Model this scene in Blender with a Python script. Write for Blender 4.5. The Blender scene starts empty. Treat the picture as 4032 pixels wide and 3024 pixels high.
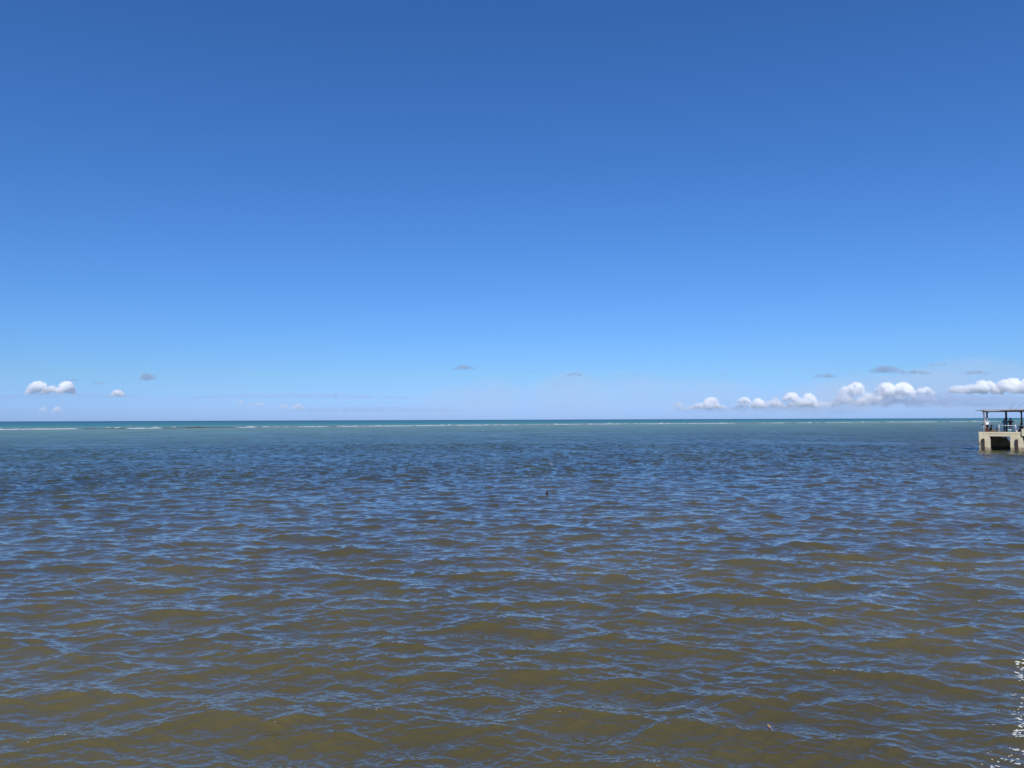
import bpy, bmesh, math, random
import numpy as np
from mathutils import Vector, Matrix, noise as mnoise

random.seed(7)
rng = np.random.default_rng(11)
scene = bpy.context.scene
C = scene.collection
R = math.radians

# ------------------------------------------------------------------ camera
CAM_H = 4.06
PITCH, ROLL = 2.656, -0.195
FPX = 3029.0                                    # focal length in photograph pixels (4032 wide)
cam_d = bpy.data.cameras.new('camera')
cam_d.sensor_width = 36.0
cam_d.lens = 36.0 * FPX / 4032.0
cam_d.clip_start = 0.1
cam_d.clip_end = 200000.0
cam = bpy.data.objects.new('camera', cam_d)
C.objects.link(cam)
ROT = (Matrix.Rotation(R(90 + PITCH), 4, 'X') @ Matrix.Rotation(R(ROLL), 4, 'Z'))
cam.matrix_world = Matrix.Translation((0, 0, CAM_H)) @ ROT
scene.camera = cam
scene.render.resolution_x, scene.render.resolution_y = 1024, 768

# ------------------------------------------------------------------ sky, sun, exposure
SUN_EL, SUN_ROT = 49.0, 187.0
world = bpy.data.worlds.new('World')
scene.world = world
world.use_nodes = True
nt = world.node_tree
bg = nt.nodes['Background']
sky = nt.nodes.new('ShaderNodeTexSky')
sky.sky_type = 'NISHITA'
sky.sun_disc = False
sky.sun_elevation = R(SUN_EL)
sky.sun_rotation = R(SUN_ROT)
sky.air_density, sky.dust_density, sky.ozone_density = 1.0, 0.3, 3.0
# deep tropical blue: a plain colour grade of the sky, channel by channel
sep = nt.nodes.new('ShaderNodeSeparateColor')
com = nt.nodes.new('ShaderNodeCombineColor')
nt.links.new(sky.outputs[0], sep.inputs[0])
def wmath(op, a, b):
    n = nt.nodes.new('ShaderNodeMath'); n.operation = op
    for i, v in enumerate((a, b)):
        if isinstance(v, (int, float)): n.inputs[i].default_value = v
        else: nt.links.new(v, n.inputs[i])
    return n.outputs[0]
nt.links.new(wmath('MULTIPLY', wmath('POWER', sep.outputs[0], 1.14), 0.352), com.inputs[0])
nt.links.new(wmath('MULTIPLY', sep.outputs[1], 0.745), com.inputs[1])
nt.links.new(wmath('MAXIMUM', wmath('MULTIPLY', sep.outputs[2], 1.255), wmath('MULTIPLY', sep.outputs[1], 1.24)), com.inputs[2])
nt.links.new(com.outputs[0], bg.inputs[0])
bg.inputs[1].default_value = 0.1

sun_d = bpy.data.lights.new('sun', 'SUN')
sun_d.energy = 4.6
sun_d.angle = R(0.53)
sun_d.color = (1.0, 0.955, 0.88)
sun = bpy.data.objects.new('sun', sun_d)
C.objects.link(sun)
SUN_DIR = Vector((-math.sin(R(SUN_ROT)) * math.cos(R(SUN_EL)), math.cos(R(SUN_ROT)) * math.cos(R(SUN_EL)), math.sin(R(SUN_EL))))
sun.rotation_euler = SUN_DIR.to_track_quat('Z', 'Y').to_euler()

vs = scene.view_settings
vs.view_transform = 'Standard'; vs.look = 'None'; vs.exposure = 0.0; vs.gamma = 1.0
scene.render.engine = 'CYCLES'
scene.cycles.use_denoising = True
scene.cycles.volume_bounces = 32
scene.cycles.max_bounces = 32
scene.cycles.sample_clamp_indirect = 10.0
scene.cycles.sample_clamp_direct = 12.0

# ------------------------------------------------------------------ helpers
R3 = ROT.to_3x3()
def ray(px, py):
    return (R3 @ Vector(((px - 2016) / FPX, -(py - 1512) / FPX, -1.0))).normalized()
def on_water(px, py, z=0.0):
    d = ray(px, py); t = (z - CAM_H) / d.z
    return Vector((d.x * t, d.y * t, z))
def at_range(px, py, dist):
    d = ray(px, py)
    return Vector((0, 0, CAM_H)) + d * dist

def tag(o, label=None, cat=None, group=None, kind=None):
    if label: o['label'] = label
    if cat: o['category'] = cat
    if group: o['group'] = group
    if kind: o['kind'] = kind
    return o
def link(name, me, parent=None, mat=None, smooth=False):
    o = bpy.data.objects.new(name, me)
    C.objects.link(o)
    if mat is not None:
        me.materials.clear(); me.materials.append(mat)
    if smooth:
        me.polygons.foreach_set('use_smooth', [True] * len(me.polygons))
    if parent is not None: o.parent = parent
    return o
def empty(name, loc=(0, 0, 0), rz=0.0):
    o = bpy.data.objects.new(name, None)
    o.location = loc; o.rotation_euler = (0, 0, rz); o.empty_display_size = 0.2
    C.objects.link(o)
    return o
def bm_obj(name, bm, mat, parent=None, smooth=False, bevel=0.0):
    if bevel > 0:
        bmesh.ops.bevel(bm, geom=[e for e in bm.edges], offset=bevel, segments=1, affect='EDGES')
    bmesh.ops.recalc_face_normals(bm, faces=bm.faces)
    me = bpy.data.meshes.new(name)
    bm.to_mesh(me); bm.free()
    return link(name, me, parent, mat, smooth)
def add_box(bm, lo, hi, jit=0.0):
    x0, y0, z0 = lo; x1, y1, z1 = hi
    vs_ = [bm.verts.new((x + random.uniform(-jit, jit), y + random.uniform(-jit, jit), z + random.uniform(-jit, jit)))
           for z in (z0, z1) for x, y in ((x0, y0), (x1, y0), (x1, y1), (x0, y1))]
    for f in ((3, 2, 1, 0), (4, 5, 6, 7), (0, 1, 5, 4), (1, 2, 6, 5), (2, 3, 7, 6), (3, 0, 4, 7)):
        bm.faces.new([vs_[i] for i in f])
    return vs_
def add_prism(bm, poly, y0, y1):
    """polygon in (x, z), extruded from y0 to y1"""
    a = [bm.verts.new((x, y0, z)) for x, z in poly]
    b = [bm.verts.new((x, y1, z)) for x, z in poly]
    n = len(poly)
    bm.faces.new(a); bm.faces.new(b[::-1])
    for i in range(n):
        bm.faces.new((a[i], b[i], b[(i + 1) % n], a[(i + 1) % n]))
def add_tube(bm, pts, radii, seg=8, cap=True):
    pts = [Vector(p) for p in pts]
    if isinstance(radii, (int, float)): radii = [radii] * len(pts)
    rings = []
    for i, p in enumerate(pts):
        t = (pts[min(i + 1, len(pts) - 1)] - pts[max(i - 1, 0)]).normalized()
        a = t.cross(Vector((0.13, 0.21, 0.97)) if abs(t.z) < 0.9 else Vector((1, 0.1, 0))).normalized()
        b = t.cross(a)
        rings.append([bm.verts.new(p + (a * math.cos(2 * math.pi * k / seg) + b * math.sin(2 * math.pi * k / seg)) * radii[i]) for k in range(seg)])
    for i in range(len(rings) - 1):
        for k in range(seg):
            bm.faces.new((rings[i][k], rings[i][(k + 1) % seg], rings[i + 1][(k + 1) % seg], rings[i + 1][k]))
    if cap:
        bm.faces.new(rings[0][::-1]); bm.faces.new(rings[-1])
def add_ico(bm, c, r, sub=2, jit=0.0):
    ret = bmesh.ops.create_icosphere(bm, subdivisions=sub, radius=1.0)
    rr = r if isinstance(r, (tuple, list)) else (r, r, r)
    for v in ret['verts']:
        k = 1.0 + (random.uniform(-jit, jit) if jit else 0)
        v.co = Vector((v.co.x * rr[0] * k + c[0], v.co.y * rr[1] * k + c[1], v.co.z * rr[2] * k + c[2]))

class NT:
    """short-hand for node materials"""
    def __init__(self, name):
        self.m = bpy.data.materials.new(name); self.m.use_nodes = True
        self.t = self.m.node_tree; self.n = self.t.nodes; self.l = self.t.links
        self.b = self.n.get('Principled BSDF'); self.out = self.n.get('Material Output')
    def new(self, ty, **kw):
        x = self.n.new(ty)
        for k, v in kw.items(): setattr(x, k, v)
        return x
    def put(self, sock, v):
        if hasattr(v, 'is_output'): self.l.new(v, sock)
        else: sock.default_value = v
    def math(self, op, a, b=0.0, c=None, clamp=False):
        x = self.new('ShaderNodeMath', operation=op); x.use_clamp = clamp
        self.put(x.inputs[0], a); self.put(x.inputs[1], b)
        if c is not None: self.put(x.inputs[2], c)
        return x.outputs[0]
    def noise(self, vec, scale, detail=4.0, rough=0.55, dist=0.0):
        x = self.new('ShaderNodeTexNoise')
        if vec is not None: self.l.new(vec, x.inputs['Vector'])
        x.inputs['Scale'].default_value = scale; x.inputs['Detail'].default_value = detail
        x.inputs['Roughness'].default_value = rough; x.inputs['Distortion'].default_value = dist
        return x.outputs['Fac']
    def mapping(self, vec, scale=(1, 1, 1), rot=(0, 0, 0), loc=(0, 0, 0)):
        x = self.new('ShaderNodeMapping'); self.l.new(vec, x.inputs[0])
        x.inputs['Scale'].default_value = scale; x.inputs['Rotation'].default_value = rot; x.inputs['Location'].default_value = loc
        return x.outputs[0]
    def ramp(self, fac, stops, interp='LINEAR'):
        x = self.new('ShaderNodeValToRGB'); self.put(x.inputs[0], fac)
        cr = x.color_ramp; cr.interpolation = interp
        while len(cr.elements) < len(stops): cr.elements.new(0.5)
        for e, (p, c) in zip(cr.elements, stops):
            e.position = p; e.color = (*c, 1.0) if len(c) == 3 else c
        return x.outputs[0]
    def mix(self, fac, a, b):
        x = self.new('ShaderNodeMix', data_type='RGBA')
        self.put(x.inputs[0], fac)
        for s, v in ((x.inputs[6], a), (x.inputs[7], b)):
            if hasattr(v, 'is_output'): self.l.new(v, s)
            else: s.default_value = (*v, 1.0)
        return x.outputs[2]
    def smooth(self, v, lo, hi):
        x = self.new('ShaderNodeMapRange'); x.interpolation_type = 'SMOOTHSTEP'
        self.put(x.inputs[0], v); x.inputs[1].default_value = lo; x.inputs[2].default_value = hi
        return x.outputs[0]
    def bump(self, h, strength=0.3, dist=0.02, normal=None):
        x = self.new('ShaderNodeBump'); self.l.new(h, x.inputs['Height'])
        x.inputs['Strength'].default_value = strength; x.inputs['Distance'].default_value = dist
        if normal is not None: self.l.new(normal, x.inputs['Normal'])
        return x.outputs[0]

def simple_mat(name, col, rough=0.7, var=0.25, scale=6.0, bump=0.2, metallic=0.0):
    m = NT(name)
    co = m.new('ShaderNodeTexCoord').outputs['Object']
    f = m.noise(co, scale, 5.0, 0.6)
    m.l.new(m.mix(m.smooth(f, 0.3, 0.7), tuple(c * (1 - var) for c in col), tuple(min(1, c * (1 + var)) for c in col)), m.b.inputs['Base Color'])
    m.b.inputs['Roughness'].default_value = rough
    m.b.inputs['Metallic'].default_value = metallic
    if bump: m.l.new(m.bump(f, bump, 0.01), m.b.inputs['Normal'])
    return m.m

# ------------------------------------------------------------------ the reef line (plan, metres)
REEF = [(-900, 20), (-560, 190), (-330, 322), (-248, 373), (-180, 432), (-109, 492), (-20, 572), (59, 634), (140, 668), (226, 705), (330, 765), (431, 825), (620, 935), (1100, 1230)]
def reef_at(s):
    """point and direction at arc length s measured from the first vertex"""
    for (a, b) in zip(REEF[:-1], REEF[1:]):
        d = math.hypot(b[0] - a[0], b[1] - a[1])
        if s <= d: 
            t = s / d
            return (a[0] + (b[0] - a[0]) * t, a[1] + (b[1] - a[1]) * t), ((b[0] - a[0]) / d, (b[1] - a[1]) / d)
        s -= d
    return REEF[-1], (0.83, 0.55)
REEF_LEN = sum(math.hypot(b[0] - a[0], b[1] - a[1]) for a, b in zip(REEF[:-1], REEF[1:]))

# ------------------------------------------------------------------ water surface: summed wave spectrum
class Band:
    def __init__(self, L, N, lam_lo, lam_hi, seed):
        g = np.random.default_rng(seed)
        self.L, self.N = L, N
        self.lam_lo = lam_lo
        k1 = 2 * np.pi * np.fft.fftfreq(N, L / N)
        kx, ky = np.meshgrid(k1, k1, indexing='xy')
        k = np.hypot(kx, ky); k[0, 0] = 1e-6
        th = np.arctan2(kx, -ky)                        # 0 = travelling towards the viewer
        lob = lambda t0, p: np.clip(np.cos(th - t0), 0, 1) ** p
        D = 0.8 * lob(R(27), 16) + 1.0 * lob(R(-21), 18) + 0.5 * lob(R(3), 5) + 0.025
        kp = 2 * np.pi / 2.3
        S = k ** -(3.72) * np.exp(-1.0 * (kp / k) ** 2) * D
        lo, hi = 2 * np.pi / lam_hi, 2 * np.pi / lam_lo
        S[(k < lo) | (k >= hi)] = 0
        dk = 2 * np.pi / L
        H = (g.standard_normal((N, N)) + 1j * g.standard_normal((N, N))) * np.sqrt(S) * dk
        H = H.astype(np.complex64)
        self.h = (np.fft.ifft2(H).real * N * N).astype(np.float32)
        self.dx = (np.fft.ifft2(1j * kx / k * H).real * N * N).astype(np.float32)
        self.dy = (np.fft.ifft2(1j * ky / k * H).real * N * N).astype(np.float32)
        self.sl2 = float((S * k * k).sum() * dk * dk)
    def sample(self, x, y):
        fx = (x / self.L * self.N) % self.N; fy = (y / self.L * self.N) % self.N
        i = np.floor(fx).astype(np.int64); j = np.floor(fy).astype(np.int64)
        tx = (fx - i).astype(np.float32); ty = (fy - j).astype(np.float32)
        i %= self.N; j %= self.N; i2 = (i + 1) % self.N; j2 = (j + 1) % self.N
        out = []
        for A in (self.h, self.dx, self.dy):
            out.append((A[j, i] * (1 - tx) + A[j, i2] * tx) * (1 - ty) + (A[j2, i] * (1 - tx) + A[j2, i2] * tx) * ty)
        return out
BANDS = [Band(151.0, 1024, 1.5, 15.0, 1), Band(67.0, 2048, 0.62, 1.5, 2), Band(42.0, 2048, 0.25, 0.62, 3), Band(17.0, 2048, 0.075, 0.25, 4)]
RMS = 0.25
GAIN = (1.4, 1.15, 1.08, 0.98)
_k = RMS / math.sqrt(sum(b.sl2 for b in BANDS))
CHOP = (1.2, 1.15, 1.0, 0.65)
def waves(x, y, spacing):
    h = np.zeros_like(x); dx = np.zeros_like(x); dy = np.zeros_like(x)
    for b, chop, gn in zip(BANDS, CHOP, GAIN):
        w = np.clip((b.lam_lo * 2.2 / np.maximum(spacing, 1e-6) - 0.8) / 1.2, 0, 1)
        if not np.any(w > 0): continue
        m = w > 0
        a = [q * gn for q in b.sample(x[m], y[m])]
        h[m] += a[0] * w[m] * _k; dx[m] += a[1] * w[m] * _k * chop; dy[m] += a[2] * w[m] * _k * chop
    # slow gusts make rougher and calmer patches
    g = 1.0 + 0.22 * np.sin(x * 0.061 + 1.3 * np.sin(y * 0.043)) * np.sin(y * 0.087 + 0.8 * np.sin(x * 0.037 + 2.0))
    # the water calms a little in the lee of the shore
    t = np.clip((np.hypot(x, y) - 9.0) / 55.0, 0, 1); g = g * (0.80 + 0.38 * t * t * (3 - 2 * t))
    return h * g, dx * g, dy * g

def grid_axis():
    rs = [4.0]
    while rs[-1] < 420:
        r = rs[-1]
        dr = min(0.6 * r * r / 3122.0, (0.0037 if r < 130 else 0.0062) * r)
        if r < 8.0: dr = 0.08
        rs.append(r + dr)
    while rs[-1] < 90000:
        rs.append(rs[-1] * 1.06)
    th = [0.0]
    while th[-1] < R(100):
        t = th[-1]
        th.append(t + (R(0.076) if t < R(37) else R(0.076) + (t - R(37)) * 0.06))
    th = np.array(th)
    return np.array(rs), np.concatenate((-th[:0:-1], th))
rs, ths = grid_axis()
nr, na = len(rs), len(ths)
RR, TT = np.meshgrid(rs, ths, indexing='ij')
X0 = (RR * np.sin(TT)).astype(np.float64).ravel(); Y0 = (RR * np.cos(TT)).ravel()
drr = np.gradient(rs)
SP = np.maximum(np.repeat(drr[:, None], na, 1), 0.55 * RR * np.repeat(np.gradient(ths)[None, :], nr, 0)).ravel()
hh, ddx, ddy = waves(X0, Y0, SP)
co = np.stack((X0 + ddx, Y0 + ddy, hh), 1).astype(np.float32)
idx = np.arange(nr * na, dtype=np.int32).reshape(nr, na)
quads = np.stack((idx[:-1, :-1], idx[:-1, 1:], idx[1:, 1:], idx[1:, :-1]), -1).reshape(-1, 4)[:, ::-1]
me = bpy.data.meshes.new('sea')
me.vertices.add(nr * na); me.vertices.foreach_set('co', co.ravel())
nq = len(quads)
me.loops.add(nq * 4); me.loops.foreach_set('vertex_index', quads.ravel().astype(np.int32))
me.polygons.add(nq)
me.polygons.foreach_set('loop_start', np.arange(0, nq * 4, 4, dtype=np.int32))
me.polygons.foreach_set('use_smooth', np.ones(nq, dtype=bool))
me.update(calc_edges=True)
def water_z(x, y):
    a = waves(np.array([float(x)]), np.array([float(y)]), np.array([0.02]))
    return float(a[0][0])

# water material: murky, sediment-laden near shore; clearer green by the reef; teal outside
w = NT('sea_water')
pos = w.new('ShaderNodeNewGeometry').outputs['Position']
sx = w.new('ShaderNodeSeparateXYZ'); w.l.new(pos, sx.inputs[0])
flat = w.new('ShaderNodeCombineXYZ'); w.l.new(sx.outputs[0], flat.inputs[0]); w.l.new(sx.outputs[1], flat.inputs[1])
flat = flat.outputs[0]
# signed distance to the reef line through (-248,373), seaward positive
d0 = w.math('ADD', w.math('MULTIPLY', w.math('ADD', sx.outputs[0], 248.0), -0.554), w.math('MULTIPLY', w.math('SUBTRACT', sx.outputs[1], 373.0), 0.832))
plume = w.noise(w.mapping(flat, (1, 1, 1)), 0.012, 3.0, 0.5)
dd = w.math('ADD', d0, w.math('MULTIPLY', w.math('SUBTRACT', plume, 0.5), 90.0))
f = w.math('DIVIDE', w.math('ADD', dd, 600.0), 3000.0)          # 0..1 over -600..2400 m
def rp(d): return (d + 600.0) / 3000.0
body = w.ramp(f, [(rp(-600), (0.086, 0.068, 0.015)), (rp(-438), (0.086, 0.068, 0.015)), (rp(-422), (0.066, 0.056, 0.016)), (rp(-405), (0.050, 0.050, 0.019)), (rp(-370), (0.042, 0.054, 0.027)), (rp(-320), (0.048, 0.076, 0.046)), (rp(-250), (0.07, 0.128, 0.09)),
                  (rp(-60), (0.115, 0.20, 0.15)), (rp(60), (0.105, 0.20, 0.15)), (rp(250), (0.05, 0.185, 0.16)), (rp(420), (0.015, 0.145, 0.155)), (rp(1500), (0.012, 0.12, 0.15)), (rp(2400), (0.01, 0.075, 0.125))])
sed = w.noise(w.mapping(flat, (0.6, 1.0, 1), (0, 0, R(-15))), 0.16, 5.0, 0.62, 0.8)
hsv = w.new('ShaderNodeHueSaturation'); w.l.new(body, hsv.inputs['Color'])
patch = w.noise(w.mapping(flat, (1.0, 0.33, 1), (0, 0, R(6))), 0.085, 5.0, 0.65, 0.5)
w.l.new(w.math('ADD', w.math('ADD', w.math('MULTIPLY', sed, 0.7), w.math('MULTIPLY', patch, 1.1)), 0.1), hsv.inputs['Value'])
body = hsv.outputs[0]
w.l.new(body, w.b.inputs['Base Color'])
w.b.inputs['IOR'].default_value = 1.85
dist = w.math('SQRT', w.math('ADD', w.math('MULTIPLY', sx.outputs[0], sx.outputs[0]), w.math('MULTIPLY', sx.outputs[1], sx.outputs[1])))
# unresolved ripples: the open water outside the bay is choppier than the sheltered strip at the wall
rough = w.ramp(w.math('DIVIDE', dist, 1200.0, clamp=True), [(0.0, (0.02,) * 3), (0.017, (0.04,) * 3), (0.035, (0.12,) * 3), (0.07, (0.22,) * 3), (0.13, (0.33,) * 3), (0.3, (0.43,) * 3), (1.0, (0.5,) * 3)])
gust = w.noise(w.mapping(flat, (0.45, 1.0, 1), (0, 0, R(12))), 0.11, 5.0, 0.68, 0.5)
gust2 = w.noise(w.mapping(flat, (0.5, 1.0, 1), (0, 0, R(-8))), 0.021, 4.0, 0.6, 0.4)
gf = w.math('ADD', w.math('MULTIPLY', gust, 1.5), w.math('MULTIPLY', gust2, 0.7))
w.l.new(w.math('MULTIPLY', rough, w.math('ADD', gf, -0.12)), w.b.inputs['Roughness'])
rip1 = w.noise(w.mapping(flat, (0.55, 1.0, 1), (0, 0, R(9))), 9.0, 3.0, 0.6, 0.6)
rip2 = w.noise(w.mapping(flat, (0.45, 1.0, 1), (0, 0, R(-14))), 3.4, 2.0, 0.55, 0.4)
hsum = w.math('ADD', w.math('MULTIPLY', rip1, 0.5), w.math('MULTIPLY', rip2, 1.0))
w.l.new(w.bump(hsum, 1.0, 0.006), w.b.inputs['Normal'])
sea = tag(link('sea', me, None, w.m), 'choppy murky brown and blue sea water', None, None, 'structure')

# ------------------------------------------------------------------ reef: rock crest and breaking surf
def fbm(x, y=0.0, z=0.0, o=4):
    return mnoise.fractal(Vector((x, y, z)), 0.9, 2.0, o)
rock = simple_mat('reef_rock', (0.055, 0.043, 0.03), 0.9, 0.4, 0.7, 0.4)
fm = NT('sea_foam')
fm.b.inputs['Base Color'].default_value = (0.52, 0.53, 0.51, 1)
fm.b.inputs['Roughness'].default_value = 0.9
fm.b.inputs['Subsurface Weight'].default_value = 0.0
foam_mat = fm.m

bmr = bmesh.new(); bmf = bmesh.new()
def strip(bm, s0, s1, step, prof, off):
    """a ridge following the reef; prof(s) -> (half width, height)"""
    prev = None
    s = s0
    while s <= s1:
        (x, y), (dx_, dy_) = reef_at(s)
        wd, ht = prof(s)
        o = off(s)
        nx, ny = -dy_, dx_
        ring = []
        for k, (t, hz) in enumerate(((-1, -0.15), (-0.62, 0.55), (-0.2, 1.0), (0.25, 0.85), (0.7, 0.4), (1, -0.15))):
            jx = fbm(s * 0.7, k * 3.1, 5.0) * 0.35 * wd
            zz = ht * hz * (1 + 0.5 * fbm(s * 0.9, k * 1.7, 9.0)) if hz > 0 else -0.25
            ring.append(bm.verts.new((x + nx * (o + t * wd + jx), y + ny * (o + t * wd + jx), zz)))
        if prev:
            for k in range(5):
                bm.faces.new((prev[k], ring[k], ring[k + 1], prev[k + 1]))
        prev = ring
        s += step
def foam_amount(s):
    (x, y), _ = reef_at(s)
    n = fbm(s * 0.012, 3.3, 0.0, 3) + 0.35 * fbm(s * 0.06, 1.0, 2.0, 3)
    px = 2016 + FPX * x / max(y, 1.0)
    base = 0.10
    if px < 320: base = 0.75
    elif px < 640: base = -0.10 if 330 < px < 500 else 0.2
    elif px < 930: base = -0.22
    elif px < 1750: base = 0.55
    elif px < 2300: base = 0.25
    elif px < 2700: base = 0.3
    else: base = 0.38
    return max(0.0, min(1.0, 0.5 + 1.2 * (base + 0.55 * n)))
strip(bmf, 20, REEF_LEN - 20, 1.6, lambda s: (1.2 + 4.5 * foam_amount(s), -0.16 + 0.62 * foam_amount(s) * (0.75 + 0.5 * fbm(s * 0.25, 7.0)) ), lambda s: 6.0 + 5 * fbm(s * 0.03, 11.0))
strip(bmr, 20, REEF_LEN - 20, 1.7, lambda s: (2.6 + 1.4 * fbm(s * 0.1, 21.0), 0.02 + 0.5 * (1 - foam_amount(s)) + 0.3 * fbm(s * 0.045, 31.0) + 0.15 * fbm(s * 0.4, 2.0)), lambda s: -3.0 + 3 * fbm(s * 0.05, 41.0))
# scattered white caps outside and just inside the reef
for i in range(34):
    s = random.uniform(150, REEF_LEN - 200)
    (x, y), (dx_, dy_) = reef_at(s)
    o = random.choice([random.uniform(25, 90), random.uniform(60, 420), random.uniform(25, 60)])
    L = random.uniform(2, 7)
    n = 7
    c = Vector((x - dy_ * o, y + dx_ * o, 0))
    pts = []
    for k in range(n):
        t = (k / (n - 1) - 0.5)
        pts.append((c.x + dx_ * L * t + random.uniform(-.4, .4), c.y + dy_ * L * t + random.uniform(-.4, .4), 0.05 + 0.35 * (1 - (2 * t) ** 2) * random.uniform(0.5, 1)))
    add_tube(bmf, pts, [0.08 + 0.2 * (1 - abs(2 * k / (n - 1) - 1)) for k in range(n)], 6)
tag(bm_obj('surf_foam', bmf, foam_mat, smooth=True), 'white surf breaking along the reef and on the waves outside it', None, None, 'stuff')
tag(bm_obj('reef_rock', bmr, rock), 'low dark brown reef rock along the surf line', None, None, 'stuff')

# ------------------------------------------------------------------ clouds: closed volumes at their real distance
def cloud_mat(name, col, dens, fade=None):
    m = bpy.data.materials.new(name); m.use_nodes = True
    t = m.node_tree; t.nodes.clear()
    out = t.nodes.new('ShaderNodeOutputMaterial'); v = t.nodes.new('ShaderNodeVolumePrincipled')
    v.inputs['Color'].default_value = (*col, 1); v.inputs['Density'].default_value = dens
    v.inputs['Anisotropy'].default_value = 0.0
    if fade:                                            # density thins towards the base to imitate haze over the distant cloud
        tc = t.nodes.new('ShaderNodeTexCoord'); sp = t.nodes.new('ShaderNodeSeparateXYZ'); mr = t.nodes.new('ShaderNodeMapRange')
        t.links.new(tc.outputs['Generated'], sp.inputs[0]); t.links.new(sp.outputs[2], mr.inputs[0])
        mr.inputs[1].default_value = fade[0]; mr.inputs[2].default_value = fade[1]; mr.inputs[3].default_value = dens * fade[2]; mr.inputs[4].default_value = dens
        t.links.new(mr.outputs[0], v.inputs['Density'])
    t.links.new(v.outputs[0], out.inputs['Volume'])
    return m
M_WHITE = cloud_mat('cumulus_white', (0.9992, 0.9992, 0.9995), 0.028, (0.08, 1.0, 0.02))
M_SOFT = cloud_mat('cumulus_soft', (0.995, 0.995, 0.998), 0.0055, (0.0, 0.7, 0.1))
M_GREY = cloud_mat('cloud_grey', (0.60, 0.64, 0.73), 0.0036)  # shade on the small clouds put into the volume colour
M_VEIL = cloud_mat('cloud_veil', (0.68, 0.79, 0.95), 0.0008)
M_HAZE = cloud_mat('cloud_thin_veil', (0.95, 0.98, 1.0), 0.00011)
M_THIN = cloud_mat('cloud_thinnest_veil', (0.92, 0.97, 1.0), 0.00005)
ICO = bmesh.new(); bmesh.ops.create_icosphere(ICO, subdivisions=2, radius=1.0)
ICO_V = np.array([v.co[:] for v in ICO.verts]); ICO_F = np.array([[v.index for v in f.verts] for f in ICO.faces]); ICO.free()
def cloud_mesh(name, spheres, voxel, disp, dsize):
    vs_, fs_ = [], []
    for i, (c, r) in enumerate(spheres):
        vs_.append(ICO_V * np.array(r) + np.array(c)); fs_.append(ICO_F + i * len(ICO_V))
    me = bpy.data.meshes.new(name)
    me.from_pydata(np.concatenate(vs_).tolist(), [], np.concatenate(fs_).tolist())
    o = bpy.data.objects.new(name, me); C.objects.link(o)
    m = o.modifiers.new('r', 'REMESH'); m.mode = 'VOXEL'; m.voxel_size = voxel
    for k, (st, sz) in enumerate(((disp, dsize), (disp * 0.7, dsize * 0.42))):
        tx = bpy.data.textures.new(name + str(k), 'CLOUDS'); tx.noise_scale = sz; tx.noise_depth = 2
        d = o.modifiers.new('d', 'DISPLACE'); d.texture = tx; d.texture_coords = 'GLOBAL'; d.strength = st; d.mid_level = 0.5
    dg = bpy.context.evaluated_depsgraph_get()
    me2 = bpy.data.meshes.new_from_object(o.evaluated_get(dg))
    bpy.data.objects.remove(o); bpy.data.meshes.remove(me)
    me2.name = name
    return me2
DIST = 24000.0
MPP = DIST / FPX
def cloud(label, heaps, mat, dist=DIST, group=None, name='cloud', n=70, depth=0.8, rlo=0.08, rhi=0.25, disp=0.19):
    """heaps: (cx, base_y, top_y, half width) in photograph pixels, turned into metres at their distance"""
    sc = dist / FPX
    sph = []
    wmax = 0; hmin = 1e9
    for (cx, by, ty, hw) in heaps:
        H = by - ty
        wmax = max(wmax, hw); hmin = min(hmin, H)
        for k in range(n):
            u = random.uniform(-1, 1)
            env = (1 - abs(u) ** 2.2) ** 0.7
            r = random.uniform(rlo, rhi) * H * (0.55 + 0.45 * env)
            t = random.random() ** 0.6
            yy = by - r * 0.8 - t * max(0.0, H * env - 1.9 * r)
            xx = cx + u * max(hw - r, 1)
            c = at_range(xx, yy, dist + random.uniform(-1, 1) * depth * hw * sc * 0.6)
            sph.append((c, (r * sc * random.uniform(1.0, 1.3), r * sc * 1.5, r * sc)))
    org = Vector(sph[0][0])
    sph = [(tuple(Vector(c) - org), r) for c, r in sph]
    vox = max(1.0 * sc, min(hmin * sc / 28, wmax * sc / 14))
    me = cloud_mesh(name, sph, vox, disp * hmin * sc * 2.2, hmin * sc * 0.20)
    o = link(name, me, None, mat, True)
    o.location = org
    return tag(o, label, 'cloud', group)
def streak(label, x0, x1, y0, y1, mat, dist=DIST, group=None, n=None, name='cloud', depth=1.0):
    """a flat drawn-out cloud"""
    sc = dist / FPX
    w_, h_ = (x1 - x0), (y1 - y0)
    n = n or int(max(5, w_ / h_ * 2.2))
    sph = []
    for k in range(n):
        u = (k + 0.5) / n
        env = (1 - abs(2 * u - 1) ** 2) ** 0.6
        r = h_ * 0.5 * (0.35 + 0.65 * env) * random.uniform(0.6, 1.0)
        xx = x0 + u * w_ + random.uniform(-0.3, 0.3) * h_
        yy = y1 - r - random.random() * max(0, h_ * env - 2 * r)
        sph.append((at_range(xx, yy, dist + random.uniform(-1, 1) * depth * h_ * sc), (max(r * 1.5, w_ / n * 1.0) * sc, r * sc * 2.0 * depth, r * sc)))
    org = Vector(sph[0][0])
    sph = [(tuple(Vector(c) - org), r) for c, r in sph]
    me = cloud_mesh(name, sph, max(1.0 * sc, h_ * sc / (10 if w_ < 300 else 6)), h_ * sc * 0.16, h_ * sc * 0.5)
    o = link(name, me, None, mat, True)
    o.location = org
    return tag(o, label, 'cloud', group)

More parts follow.
